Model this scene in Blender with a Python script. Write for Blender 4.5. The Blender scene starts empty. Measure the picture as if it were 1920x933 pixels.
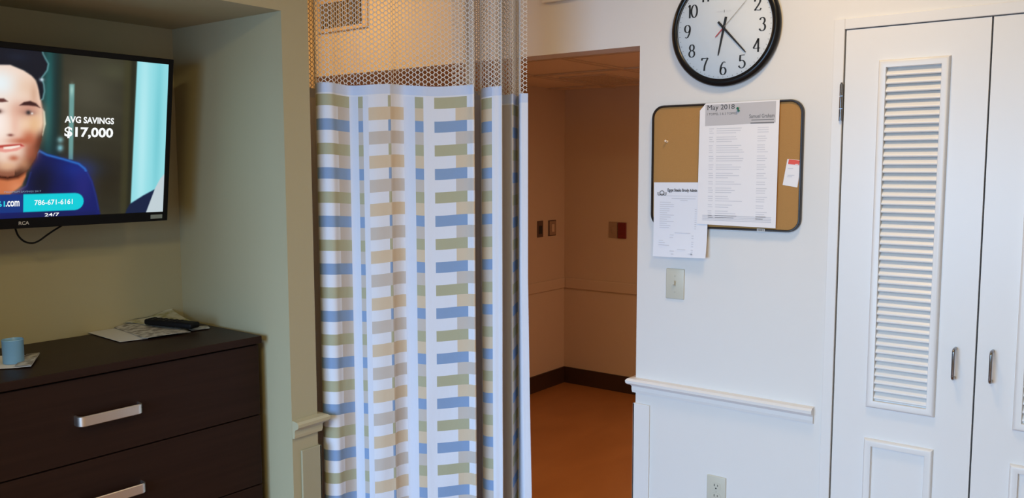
import bpy, bmesh, math, random
import numpy as np
from mathutils import Vector, Matrix
random.seed(7)
scn = bpy.context.scene
COL = scn.collection

# ------------------------------------------------------------------ camera
HC = 1.58
F_PX, PITCH, ROLL, YAW = 1608.0, math.radians(5.49), math.radians(-0.095), math.radians(52.93)
fw = Vector((math.cos(PITCH)*math.sin(YAW), math.cos(PITCH)*math.cos(YAW), -math.sin(PITCH)))
rt = Vector((math.cos(YAW), -math.sin(YAW), 0.0)); up_ = rt.cross(fw)
r2 = rt*math.cos(ROLL) + up_*math.sin(ROLL); u2 = -rt*math.sin(ROLL) + up_*math.cos(ROLL)
cd = bpy.data.cameras.new('camera'); cam = bpy.data.objects.new('camera', cd); COL.objects.link(cam)
m = Matrix((r2, u2, -fw)).transposed().to_4x4(); m.translation = Vector((0, 0, HC)); cam.matrix_world = m
cd.sensor_fit = 'HORIZONTAL'; cd.sensor_width = 36.0; cd.lens = F_PX/1920*36.0; cd.clip_start = 0.02
scn.camera = cam

# ------------------------------------------------------------------ world, lights, exposure
w = bpy.data.worlds.new('world'); scn.world = w; w.use_nodes = True
w.node_tree.nodes['Background'].inputs[0].default_value = (0.55, 0.7, 1.0, 1)
w.node_tree.nodes['Background'].inputs[1].default_value = 0.05
def area(name, loc, target, sx, sy, col, power, shape='RECTANGLE', spread=None):
    l = bpy.data.lights.new(name, 'AREA'); l.shape = shape; l.size = sx; l.size_y = sy
    l.color = col; l.energy = power
    if spread: l.spread = math.radians(spread)
    o = bpy.data.objects.new(name, l); COL.objects.link(o); o.location = loc
    d = Vector(target) - Vector(loc); o.rotation_euler = d.to_track_quat('-Z', 'Y').to_euler()
    return o
area('window_daylight', (-1.58, 1.15, 1.35), (1.0, 1.15, 0.0), 1.9, 1.3, (0.364, 0.629, 1.0), 70, 'RECTANGLE', 110)
area('ceiling_lamp_light', (2.20, 0.82, 2.59), (2.20, 0.82, 0.0), 0.30, 0.30, (1.0, 0.70, 0.36), 9.2, 'DISK')
area('room_fill_light', (-0.50, 0.30, 2.59), (-0.50, 0.30, 0.0), 0.60, 0.60, (1.0, 0.84, 0.36), 38, 'DISK')  # unseen fill light added overhead to lift the whole room
area('entry_lamp_light', (2.40, 2.98, 2.59), (2.40, 2.98, 0.0), 0.22, 0.22, (1.0, 0.53, 0.17), 6.2, 'DISK')
area('hall_fill_light', (4.00, 1.00, 2.09), (4.00, 1.00, 0.0), 0.40, 0.40, (1.0, 0.60, 0.375), 17.1, 'DISK')  # unseen fill light added round the corner to brighten the hall
vs = scn.view_settings
scn.display_settings.display_device = 'sRGB'
vs.view_transform = 'Standard'; vs.look = 'None'; vs.gamma = 1.0; vs.use_curve_mapping = False
vs.exposure = 0.07

# ------------------------------------------------------------------ materials
def nt(name):
    mt = bpy.data.materials.new(name); mt.use_nodes = True
    t = mt.node_tree; b = t.nodes['Principled BSDF']
    return mt, t, b
def mat(name, col, rough=0.5, metal=0.0, bump=0.0, bscale=60, var=0.0, vscale=8, coat=0.0, spec=0.5):
    mt, t, b = nt(name)
    b.inputs['Roughness'].default_value = rough; b.inputs['Metallic'].default_value = metal
    b.inputs['Specular IOR Level'].default_value = spec
    b.inputs['Coat Weight'].default_value = coat
    c = (*col, 1)
    b.inputs['Base Color'].default_value = c
    tc = t.nodes.new('ShaderNodeTexCoord')
    if var > 0:
        n = t.nodes.new('ShaderNodeTexNoise'); n.inputs['Scale'].default_value = vscale; n.inputs['Detail'].default_value = 4
        t.links.new(tc.outputs['Object'], n.inputs['Vector'])
        r = t.nodes.new('ShaderNodeMix'); r.data_type = 'RGBA'
        r.inputs[6].default_value = tuple(x*(1-var) for x in col) + (1,)
        r.inputs[7].default_value = tuple(min(1, x*(1+var)) for x in col) + (1,)
        t.links.new(n.outputs['Fac'], r.inputs[0]); t.links.new(r.outputs[2], b.inputs['Base Color'])
    if bump > 0:
        n2 = t.nodes.new('ShaderNodeTexNoise'); n2.inputs['Scale'].default_value = bscale; n2.inputs['Detail'].default_value = 3
        t.links.new(tc.outputs['Object'], n2.inputs['Vector'])
        bp = t.nodes.new('ShaderNodeBump'); bp.inputs['Strength'].default_value = bump; bp.inputs['Distance'].default_value = 0.002
        t.links.new(n2.outputs['Fac'], bp.inputs['Height']); t.links.new(bp.outputs['Normal'], b.inputs['Normal'])
    return mt
def wood(name, c1, c2, rough, sc=(3, 60, 60), spec=0.5):
    mt, t, b = nt(name)
    tc = t.nodes.new('ShaderNodeTexCoord'); mp = t.nodes.new('ShaderNodeMapping')
    mp.inputs['Scale'].default_value = sc
    n = t.nodes.new('ShaderNodeTexNoise'); n.inputs['Scale'].default_value = 1.0; n.inputs['Detail'].default_value = 6; n.inputs['Distortion'].default_value = 0.6
    t.links.new(tc.outputs['Object'], mp.inputs['Vector']); t.links.new(mp.outputs['Vector'], n.inputs['Vector'])
    r = t.nodes.new('ShaderNodeMix'); r.data_type = 'RGBA'
    r.inputs[6].default_value = (*c1, 1); r.inputs[7].default_value = (*c2, 1)
    t.links.new(n.outputs['Fac'], r.inputs[0]); t.links.new(r.outputs[2], b.inputs['Base Color'])
    b.inputs['Roughness'].default_value = rough; b.inputs['Specular IOR Level'].default_value = spec
    return mt
def emis(name, col, s=1.0):
    mt, t, b = nt(name)
    b.inputs['Base Color'].default_value = (0, 0, 0, 1); b.inputs['Emission Color'].default_value = (*col, 1)
    b.inputs['Emission Strength'].default_value = s; b.inputs['Roughness'].default_value = 0.4
    return mt
def cloth_mat(name, col, trans=0.06):
    mt, t, b = nt(name)
    tc = t.nodes.new('ShaderNodeTexCoord')
    n = t.nodes.new('ShaderNodeTexNoise'); n.inputs['Scale'].default_value = 14; n.inputs['Detail'].default_value = 5
    mp = t.nodes.new('ShaderNodeMapping'); mp.inputs['Scale'].default_value = (1, 1, 0.45)
    t.links.new(tc.outputs['Object'], mp.inputs['Vector']); t.links.new(mp.outputs['Vector'], n.inputs['Vector'])
    bp = t.nodes.new('ShaderNodeBump'); bp.inputs['Strength'].default_value = 0.35; bp.inputs['Distance'].default_value = 0.012
    t.links.new(n.outputs['Fac'], bp.inputs['Height'])
    d = t.nodes.new('ShaderNodeBsdfDiffuse'); d.inputs[0].default_value = (*col, 1)
    tr = t.nodes.new('ShaderNodeBsdfTranslucent'); tr.inputs[0].default_value = (*col, 1)
    t.links.new(bp.outputs['Normal'], d.inputs['Normal'])
    mx = t.nodes.new('ShaderNodeMixShader'); mx.inputs[0].default_value = trans
    t.links.new(d.outputs[0], mx.inputs[1]); t.links.new(tr.outputs[0], mx.inputs[2])
    t.links.new(mx.outputs[0], t.nodes['Material Output'].inputs['Surface'])
    return mt
M = {}
M['white_wall'] = mat('white_wall_paint', (0.74, 0.725, 0.70), 0.55, bump=0.05, bscale=90, var=0.01)
M['white_trim'] = mat('white_trim_paint', (0.76, 0.75, 0.735), 0.35, var=0.01)
M['olive'] = mat('olive_wall_paint', (0.40, 0.355, 0.225), 0.55, bump=0.05, bscale=90, var=0.015)
M['olive_trim'] = mat('olive_trim_paint', (0.45, 0.40, 0.26), 0.4, var=0.01)
M['olive_guard'] = mat('olive_guard_vinyl', (0.36, 0.33, 0.22), 0.4, var=0.01)
M['ceil'] = mat('ceiling_paint', (0.72, 0.70, 0.66), 0.8, bump=0.1, bscale=120)
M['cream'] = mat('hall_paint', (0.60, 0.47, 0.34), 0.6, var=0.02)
M['cream_lit'] = mat('hall_paint_lit', (0.78, 0.68, 0.50), 0.6, var=0.02)  # hall paint made lighter: lamplight on this stretch is put into the colour
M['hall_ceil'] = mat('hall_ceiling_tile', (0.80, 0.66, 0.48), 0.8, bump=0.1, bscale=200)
M['dark_base'] = mat('dark_baseboard_vinyl', (0.045, 0.022, 0.014), 0.4, var=0.05)
M['floor'] = wood('orange_wood_floor', (0.30, 0.115, 0.030), (0.42, 0.18, 0.055), 0.42, (2.2, 5, 4))
M['wenge'] = wood('dark_wenge_veneer', (0.014, 0.0055, 0.0035), (0.027, 0.0115, 0.0070), 0.42, (2.5, 40, 70), 0.15)
M['wenge_dark'] = mat('dark_gap', (0.008, 0.005, 0.004), 0.7)
M['nickel'] = mat('brushed_nickel', (0.72, 0.68, 0.63), 0.34, 1.0, var=0.02, vscale=300)
M['chrome'] = mat('chrome', (0.26, 0.26, 0.28), 0.14, 1.0, var=0.01)
M['black_gloss'] = mat('black_gloss_plastic', (0.006, 0.006, 0.007), 0.25, var=0.05, spec=0.3)
M['bezel'] = mat('bezel_plastic', (0.005, 0.005, 0.006), 0.45, spec=0.12)
M['black'] = mat('black_plastic', (0.006, 0.006, 0.007), 0.5, var=0.05, spec=0.12)
M['black_ink'] = mat('black_ink', (0.012, 0.012, 0.014), 0.6)
M['hand'] = mat('black_hand', (0.01, 0.01, 0.012), 0.5)
M['red_hand'] = mat('red_hand', (0.55, 0.04, 0.06), 0.5)
M['grey_hand'] = mat('grey_hand', (0.30, 0.27, 0.26), 0.5)
M['dial'] = mat('clock_dial', (0.74, 0.76, 0.77), 0.6, var=0.01)
M['grey_ink'] = mat('grey_ink', (0.20, 0.20, 0.21), 0.7)
M['pale_ink'] = mat('pale_ink', (0.62, 0.62, 0.66), 0.7)
M['paler_ink'] = mat('paler_ink', (0.70, 0.70, 0.74), 0.7)
M['paper'] = mat('white_paper', (0.83, 0.82, 0.84), 0.7, var=0.01)
M['paper_blue'] = mat('bluish_paper', (0.78, 0.80, 0.86), 0.7, var=0.01)
M['paper_grey'] = mat('grey_header_print', (0.52, 0.51, 0.53), 0.7, var=0.02)
M['cork'] = mat('cork', (0.42, 0.215, 0.062), 0.8, bump=0.4, bscale=500, var=0.07, vscale=300)
M['board_frame'] = mat('dark_board_frame', (0.022, 0.017, 0.016), 0.25)
M['silver_label'] = mat('silver_label', (0.5, 0.5, 0.5), 0.4)
M['green_pin'] = mat('green_plastic', (0.01, 0.16, 0.11), 0.3)
M['clear_pin'] = mat('clear_pin', (0.85, 0.7, 0.55), 0.15)
M['red_print'] = mat('red_print', (0.75, 0.09, 0.06), 0.6)
M['ivory'] = mat('ivory_plastic', (0.56, 0.55, 0.46), 0.35)
M['ivory_dark'] = mat('ivory_plastic_shade', (0.50, 0.49, 0.41), 0.35)
M['slot'] = mat('slot_black', (0.015, 0.015, 0.015), 0.7)
M['vent'] = mat('vent_enamel', (0.66, 0.60, 0.54), 0.45)
M['vent_dark'] = mat('vent_duct', (0.02, 0.014, 0.01), 0.8)
M['tbar'] = mat('tbar', (0.60, 0.47, 0.32), 0.6)
M['plate_dark'] = mat('dark_plate', (0.10, 0.06, 0.045), 0.4)
M['plate_beige'] = mat('beige_plate', (0.34, 0.23, 0.15), 0.5)
M['plate_red'] = mat('red_plate', (0.16, 0.012, 0.012), 0.4)
M['cup'] = mat('blue_plastic', (0.20, 0.40, 0.62), 0.4)
M['net'] = cloth_mat('net_thread', (0.90, 0.87, 0.84), 0.3)
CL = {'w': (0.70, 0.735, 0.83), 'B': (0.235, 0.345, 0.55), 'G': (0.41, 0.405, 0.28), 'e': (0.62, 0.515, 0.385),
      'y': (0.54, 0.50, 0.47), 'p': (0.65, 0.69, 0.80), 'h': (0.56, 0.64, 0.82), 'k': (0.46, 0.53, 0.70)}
CK = list(CL); CM = [cloth_mat('cloth_' + n, CL[k]) for k, n in zip(CK, ('white', 'blue', 'green', 'beige', 'grey', 'pale', 'hem', 'hem_patch'))]
# newsprint
def newsprint(name, base, ink, sc):
    mt, t, b = nt(name)
    tc = t.nodes.new('ShaderNodeTexCoord'); n = t.nodes.new('ShaderNodeTexNoise'); n.inputs['Scale'].default_value = sc; n.inputs['Detail'].default_value = 5
    t.links.new(tc.outputs['Object'], n.inputs['Vector'])
    cr = t.nodes.new('ShaderNodeValToRGB'); cr.color_ramp.elements[0].position = 0.40; cr.color_ramp.elements[1].position = 0.58
    cr.color_ramp.elements[0].color = (*ink, 1); cr.color_ramp.elements[1].color = (*base, 1)
    t.links.new(n.outputs['Fac'], cr.inputs[0]); t.links.new(cr.outputs[0], b.inputs['Base Color']); b.inputs['Roughness'].default_value = 0.7
    return mt
M['news_plain'] = mat('news_blank_page', (0.62, 0.61, 0.60), 0.7, var=0.03, vscale=20)
M['news_print'] = newsprint('news_printed_page', (0.55, 0.53, 0.50), (0.22, 0.20, 0.18), 45)
M['news_colour'] = newsprint('news_colour_page', (0.55, 0.52, 0.40), (0.34, 0.31, 0.14), 28)
# thin glass
mt, t, b = nt('clear_glass')
tb = t.nodes.new('ShaderNodeBsdfTransparent'); gl = t.nodes.new('ShaderNodeBsdfGlossy'); gl.inputs['Roughness'].default_value = 0.03
fr = t.nodes.new('ShaderNodeFresnel'); fr.inputs[0].default_value = 1.3
mx = t.nodes.new('ShaderNodeMixShader'); t.links.new(fr.outputs[0], mx.inputs[0]); t.links.new(tb.outputs[0], mx.inputs[1]); t.links.new(gl.outputs[0], mx.inputs[2])
t.links.new(mx.outputs[0], t.nodes['Material Output'].inputs['Surface']); M['glass'] = mt

# ------------------------------------------------------------------ mesh helpers
class MB:
    def __init__(s): s.bm = bmesh.new()
    def box(s, x0, x1, y0, y1, z0, z1, bev=0.0, seg=2):
        x0, x1 = sorted((x0, x1)); y0, y1 = sorted((y0, y1)); z0, z1 = sorted((z0, z1))
        g = bmesh.ops.create_cube(s.bm, size=1.0)['verts']
        for v in g: v.co = Vector(((x0+x1)/2 + v.co.x*(x1-x0), (y0+y1)/2 + v.co.y*(y1-y0), (z0+z1)/2 + v.co.z*(z1-z0)))
        if bev > 0:
            es = list({e for v in g for e in v.link_edges})
            bmesh.ops.bevel(s.bm, geom=es, offset=bev, segments=seg, affect='EDGES', profile=0.5, clamp_overlap=True)
        return s
    def poly(s, pts):  # flat polygon from 3D points
        vs_ = [s.bm.verts.new(p) for p in pts]; s.bm.faces.new(vs_); return s
    def prism(s, pts, vec):
        vec = Vector(vec); a = [s.bm.verts.new(Vector(p)) for p in pts]; b_ = [s.bm.verts.new(Vector(p)+vec) for p in pts]
        n = len(pts); s.bm.faces.new(a[::-1]); s.bm.faces.new(b_)
        for i in range(n): s.bm.faces.new((a[i], a[(i+1) % n], b_[(i+1) % n], b_[i]))
        return s
    def tube(s, pts, r, n=10, caps=True, closed=False):
        pts = [Vector(p) for p in pts]; rings = []; ref = None
        for i, p in enumerate(pts):
            a = pts[max(i-1, 0)]; c = pts[min(i+1, len(pts)-1)]
            if closed: a = pts[i-1]; c = pts[(i+1) % len(pts)]
            d = (c-a).normalized()
            if ref is None:
                ref = Vector((0, 0, 1)) if abs(d.z) < 0.9 else Vector((1, 0, 0))
            x = (ref - d*ref.dot(d)).normalized(); y = d.cross(x); ref = x
            rings.append([s.bm.verts.new(p + (x*math.cos(k*2*math.pi/n) + y*math.sin(k*2*math.pi/n))*r) for k in range(n)])
        m_ = len(rings)
        for i in range(m_ if closed else m_-1):
            A, B = rings[i], rings[(i+1) % m_]
            for k in range(n): s.bm.faces.new((A[k], A[(k+1) % n], B[(k+1) % n], B[k]))
        if caps and not closed: s.bm.faces.new(rings[0][::-1]); s.bm.faces.new(rings[-1])
        return s
    def lathe(s, prof, c, axis, n=64, closed=False):  # prof: (radius, along)
        ax = Vector(axis).normalized(); x = ax.orthogonal().normalized(); y = ax.cross(x); c = Vector(c); rings = []
        for r, h in prof:
            if r < 1e-6: rings.append([s.bm.verts.new(c + ax*h)])
            else: rings.append([s.bm.verts.new(c + ax*h + (x*math.cos(k*2*math.pi/n) + y*math.sin(k*2*math.pi/n))*r) for k in range(n)])
        q = len(rings)
        for i in range(q if closed else q-1):
            A, B = rings[i], rings[(i+1) % q]
            for k in range(n):
                k2 = (k+1) % n
                if len(A) == 1 and len(B) == 1: continue
                if len(A) == 1: s.bm.faces.new((A[0], B[k2], B[k]))
                elif len(B) == 1: s.bm.faces.new((A[k], A[k2], B[0]))
                else: s.bm.faces.new((A[k], A[k2], B[k2], B[k]))
        return s
    def obj(s, name, m_, parent=None, smooth=False):
        bmesh.ops.recalc_face_normals(s.bm, faces=s.bm.faces[:])
        me = bpy.data.meshes.new(name); s.bm.to_mesh(me); s.bm.free()
        o = bpy.data.objects.new(name, me); COL.objects.link(o)
        for q in (m_ if isinstance(m_, list) else [m_]): me.materials.append(q)
        if smooth:
            for p in me.polygons: p.use_smooth = True
            try: me.set_sharp_from_angle(angle=math.radians(40))
            except Exception: pass
        if parent: setpar(o, parent)
        return o
def setpar(o, p):
    o.parent = p
    o.matrix_parent_inverse = wm(p).inverted()
def wm(o):
    lm = Matrix.LocRotScale(o.location, o.rotation_euler, o.scale)
    if o.parent: return wm(o.parent) @ o.matrix_parent_inverse @ lm
    return lm
def tag(o, label, cat, group=None):
    o['label'] = label; o['category'] = cat
    if group: o['group'] = group
    return o
def struct(o, label=None, cat=None):
    o['kind'] = 'structure'
    if label: o['label'] = label; o['category'] = cat
    return o
def thing(name, loc, label, cat, group=None):
    o = bpy.data.objects.new(name, None); COL.objects.link(o); o.location = loc; o.empty_display_size = 0.05
    return tag(o, label, cat, group)
def text(name, s, m_, parent, org, xd, yd, wd, ht, depth=0.0, bold=0.0, off=0.0004, align='L', spacing=1.0):
    """flat lettering; org is the lower left corner of the lettering's box, wd x ht its size"""
    c = bpy.data.curves.new(name, 'FONT'); c.body = s; c.size = 1.0; c.offset = bold; c.space_character = spacing; c.resolution_u = 3
    to = bpy.data.objects.new(name, c); COL.objects.link(to)
    dg = bpy.context.evaluated_depsgraph_get(); me = bpy.data.meshes.new_from_object(to.evaluated_get(dg))
    bpy.data.objects.remove(to); bpy.data.curves.remove(c)
    co = np.array([v.co[:] for v in me.vertices]); lo = co.min(0); hi = co.max(0)
    xd = Vector(xd); yd = Vector(yd); n = xd.cross(yd).normalized(); org = Vector(org)
    sx = wd/(hi[0]-lo[0]) if wd else ht/(hi[1]-lo[1]); sy = ht/(hi[1]-lo[1])
    for v in me.vertices:
        v.co = org + xd*((v.co.x-lo[0])*sx) + yd*((v.co.y-lo[1])*sy) + n*off
    me.materials.clear(); me.materials.append(m_); me.name = name
    o = bpy.data.objects.new(name, me); COL.objects.link(o)
    if parent: setpar(o, parent)
    return o
WX = Vector((0, -1, 0)); WZ = Vector((0, 0, 1))   # reading directions on a wall that faces -X

# ------------------------------------------------------------------ room shell
XW = 2.905; YB = 2.2; ZC = 2.62; XO = 3.02; YH = 3.438; XH = 5.182
struct(MB().box(-1.75, 5.4, -1.75, 3.7, -0.1, 0.0).obj('floor', M['floor']), 'orange-brown wood floor running into the dim hall behind the curtain', 'floor')
struct(MB().box(-1.75, XO, -1.75, 3.6, ZC, ZC+0.1).obj('ceiling', M['ceil']))
# wall with the closet and the wide opening
b = MB()
b.box(XW, XO, -1.65, -0.035, 0, ZC)                 # right of the closet (out of frame)
b.box(XW, XO, -0.035, 0.876, 2.052, ZC)             # over the closet
b.box(XW, XO, 0.876, 1.591, 0, ZC)                  # between closet and opening
b.box(XW, XO, 1.591, YH, 2.03, ZC)                  # header over the opening
b.box(XO+0.001, XO+0.03, -0.10, 0.95, 0, 2.08)      # back of the closet recess
bmesh.ops.remove_doubles(b.bm, verts=b.bm.verts[:], dist=1e-5)
struct(b.obj('wall_right', M['white_wall']), 'white wall with the clock, cork board and closet doors', 'wall')
# olive wall with the television niche
NX0, NX1, NYB, NZ = 0.52, 1.73, 2.80, 2.06
struct(MB().box(-1.65, NX0, YB, YB+0.70, 0, ZC).obj('wall_back_left', M['olive']))
struct(MB().box(NX0, NX1, YB, YB+0.70, NZ, ZC).obj('wall_back_top', M['olive']), 'olive painted soffit over the television niche', 'wall')
struct(MB().box(NX0, NX1, NYB, YB+0.70, 0, NZ).obj('wall_niche_back', M['olive']), 'olive back wall of the niche behind the television', 'wall')
struct(MB().box(NX1, 1.835, YB, YB+0.70, 0, ZC).obj('wall_back_right', M['olive']), 'narrow olive wall between the niche and the striped curtain', 'wall')
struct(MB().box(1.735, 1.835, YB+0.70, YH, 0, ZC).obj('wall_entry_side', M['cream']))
struct(MB().box(1.735, XW+0.002, YH, YH+0.1, 0, ZC).obj('wall_entry_back', M['cream_lit']))
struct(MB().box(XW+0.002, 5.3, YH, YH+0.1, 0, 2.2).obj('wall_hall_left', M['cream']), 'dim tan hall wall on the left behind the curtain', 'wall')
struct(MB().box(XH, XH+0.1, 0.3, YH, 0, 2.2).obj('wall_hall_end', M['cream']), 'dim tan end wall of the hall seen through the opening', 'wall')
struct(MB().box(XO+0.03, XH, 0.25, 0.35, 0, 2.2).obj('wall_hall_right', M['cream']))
# window wall and the wall behind the camera (out of frame)
b = MB(); b.box(-1.75, -1.65, -1.65, 0.2, 0, ZC).box(-1.75, -1.65, 2.1, YB, 0, ZC).box(-1.75, -1.65, 0.2, 2.1, 0, 0.7).box(-1.75, -1.65, 0.2, 2.1, 2.0, ZC)
struct(b.obj('wall_left', M['white_wall']))
struct(MB().box(-1.75, XO, -1.75, -1.65, 0, ZC).obj('wall_front', M['white_wall']))
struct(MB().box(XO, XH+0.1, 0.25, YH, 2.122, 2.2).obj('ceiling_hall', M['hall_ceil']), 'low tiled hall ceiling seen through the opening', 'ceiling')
# hall ceiling grid
b = MB()
for y in (1.20, 1.81, 2.42, 3.03): b.box(XO, XH, y-0.012, y+0.012, 2.112, 2.121)
for x in (3.62, 4.23, 4.98): b.box(x-0.012, x+0.012, 0.35, YH, 2.113, 2.121)
struct(b.obj('trim_hall_ceiling_grid', M['tbar']))
# baseboards
struct(MB().box(XO, XH, YH-0.012, YH, 0, 0.117).obj('baseboard_hall_left', M['dark_base']), 'dark brown baseboard along the left hall wall', 'baseboard')
struct(MB().box(XH-0.012, XH, 0.35, YH-0.012, 0, 0.117).obj('baseboard_hall_end', M['dark_base']), 'dark brown baseboard along the end hall wall', 'baseboard')
# hall chair rails
struct(MB().box(XO, XH, YH-0.012, YH, 0.700, 0.775, 0.006).obj('trim_hall_left_rail', M['cream']))
struct(MB().box(XH-0.012, XH, 0.35, YH-0.012, 0.700, 0.775, 0.006).obj('trim_hall_end_rail', M['cream']))
# chair rails of the room: profile swept along a line and returned round the corner
PROF = [(0, 0.0), (0.010, 0.002), (0.012, 0.012), (0.012, 0.026), (0.016, 0.032), (0.024, 0.034), (0.030, 0.040), (0.031, 0.050), (0.024, 0.057), (0.004, 0.060), (0, 0.060)]
def rail(path, z0, name, m_, label):
    """path: list of (x, y, nx, ny): base point and outward mitre direction"""
    b = MB(); rings = [[b.bm.verts.new((x+nx*d, y+ny*d, z0+h)) for d, h in PROF] for x, y, nx, ny in path]
    k = len(PROF)
    for A, B in zip(rings, rings[1:]):
        for i in range(k-1): b.bm.faces.new((A[i], A[i+1], B[i+1], B[i]))
    b.bm.faces.new(rings[0]); b.bm.faces.new(rings[-1][::-1])
    return struct(b.obj(name, m_), label, 'chair rail')
rail([(XW, 0.903, -1, 0), (XW, 1.591, -1, 1), (XO, 1.591, 0, 1)], 0.703, 'trim_1', M['white_trim'], 'white chair rail under the cork board ending at the doorway corner')
rail([(1.731, YB, 0, -1), (1.835, YB, 1, -1), (1.835, YB+0.6, 1, 0)], 0.703, 'trim_2', M['olive_trim'], 'short olive chair rail on the narrow wall left of the curtain')
# corner guards under the rails
struct(MB().box(XW-0.008, XW, 1.527, 1.599, 0.0, 0.662, 0.002).box(XW-0.008, XO, 1.591, 1.599, 0.0, 0.662, 0.002).obj('trim_3', M['white_trim']), 'white corner guard under the rail at the doorway edge', 'corner guard')
struct(MB().box(1.762, 1.843, YB-0.008, YB, 0.0, 0.657, 0.002).box(1.835, 1.843, YB-0.008, YB+0.5, 0.0, 0.657, 0.002).obj('trim_4', M['olive_guard']), 'olive corner guard under the short rail beside the curtain', 'corner guard')

# ------------------------------------------------------------------ closet doors
XD = XW-0.004            # door face
# frame round the doors
b = MB()
b.box(XW-0.010, XW+0.06, 0.842, 0.876, 0, 2.052, 0.002)
b.box(XW-0.010, XW+0.06, -0.035, 0.0, 0, 2.052, 0.002)
b.box(XW-0.010, XW+0.06, 0.0, 0.842, 2.018, 2.052, 0.002)
struct(b.obj('trim_5', M['white_trim']), 'flat white frame round the pair of closet doors', 'door frame')
def frame_mould(y0, y1, z0, z1, wd, pr):
    """raised picture-frame moulding with a rounded outer nose, mitred"""
    prof = [(0, 0), (0.0008, pr*0.45), (0.0030, pr*0.82), (0.0065, pr*0.98), (0.010, pr), (wd-0.005, pr*0.92), (wd-0.001, pr*0.86), (wd, pr*0.7), (wd, 0)]
    b = MB(); rings = []
    for y, z, sy, sz in ((y1, z0, -1, 1), (y0, z0, 1, 1), (y0, z1, 1, -1), (y1, z1, -1, -1)):
        rings.append([b.bm.verts.new((XD-h, y+sy*d, z+sz*d)) for d, h in prof])
    for i in range(4):
        A, B = rings[i], rings[(i+1) % 4]
        for k in range(len(prof)-1): b.bm.faces.new((A[k], A[k+1], B[k+1], B[k]))
    return b
def closet_door(name, yl, yr, label, hinge_y, handle_y, hz):
    yc = (yl+yr)/2; XB = XD+0.034
    iy0, iy1, iz0, iz1 = yc-0.080, yc+0.080, 0.825, 1.887
    d = bpy.data.objects.new(name, None); COL.objects.link(d); d.location = (XD, yl, 0); d.empty_display_size = 0.1
    struct(d, label, 'closet door')
    b = MB()
    z0, z1 = 0.012, 2.015
    b.box(XD, XB, iy1, yl-0.0025, z0, z1); b.box(XD, XB, yr+0.0025, iy0, z0, z1)
    b.box(XD, XB, iy0, iy1, z0, iz0); b.box(XD, XB, iy0, iy1, iz1, z1)
    bmesh.ops.remove_doubles(b.bm, verts=b.bm.verts[:], dist=1e-5)
    b.obj('door_slab', M['white_trim'], d)
    frame_mould(yc-0.1035, yc+0.1035, 0.794, 1.912, 0.0245, 0.015).obj('louver_frame', M['white_trim'], d, True)
    frame_mould(yc-0.1045, yc+0.1045, 0.11, 0.690, 0.0245, 0.015).obj('panel_moulding', M['white_trim'], d, True)
    b = MB(); n = 42; p = (iz1-iz0)/n; a = math.radians(48)
    prof = []
    L, T = 0.0310, 0.0090
    for k in range(7):
        th = math.pi/2 + math.pi*k/6; prof.append((T/2*math.cos(th), T/2*math.sin(th)))
    for k in range(7):
        th = -math.pi/2 + math.pi*k/6; prof.append((L + T/2*math.cos(th), T/2*math.sin(th)))
    for i in range(n):
        zc = iz0 + p*(i+0.12)
        pts = [(XD-0.004+u*math.cos(a)-v*math.sin(a), zc+u*math.sin(a)+v*math.cos(a)) for u, v in prof]
        A = [b.bm.verts.new((x, iy0, z)) for x, z in pts]; B = [b.bm.verts.new((x, iy1, z)) for x, z in pts]
        for k in range(len(pts)):
            k2 = (k+1) % len(pts); b.bm.faces.new((A[k], A[k2], B[k2], B[k]))
    b.obj('louver_slats', M['white_trim'], d, True)
    h = MB(); x0 = XD; x1 = XD-0.034; R = 0.010; pts = [(x0, handle_y, hz[1])]
    for k in range(6):
        th = k*math.pi/10; pts.append((x1+R-R*math.sin(th), handle_y, hz[1]-R+R*math.cos(th)))
    for k in range(6):
        th = k*math.pi/10; pts.append((x1+R-R*math.cos(th), handle_y, hz[0]+R-R*math.sin(th)))
    pts.append((x0, handle_y, hz[0]))
    h.tube(pts, 0.0045, 12).obj('handle', M['chrome'], d, True)['label'] = 'chrome wire pull'
    for zz in (1.725, 0.30):
        hh = MB()
        for q in range(3): hh.lathe([(0, 0.001), (0.0055, 0.001), (0.0055, 0.0385), (0, 0.0385)], (XD-0.010, hinge_y, zz+q*0.040), (0, 0, 1), 14)
        hh.lathe([(0, 0), (0.0035, 0.001), (0.0035, 0.004), (0, 0.006)], (XD-0.010, hinge_y, zz+0.119), (0, 0, 1), 12)
        hh.box(XD-0.007, XD+0.001, hinge_y-0.004, hinge_y+0.004, zz+0.001, zz+0.118)
        hh.obj('hinge', M['chrome'], d, True)['label'] = 'steel butt hinge'
    return d
closet_door('door_1', 0.840, 0.4215, 'white closet door with the full louver panel, left of the pair', 0.845, 0.4775, (0.929, 1.021))
closet_door('door_2', 0.4215, 0.003, 'white closet door cut off by the right edge of the photo', -0.002, 0.3765, (0.933, 1.026))

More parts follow.
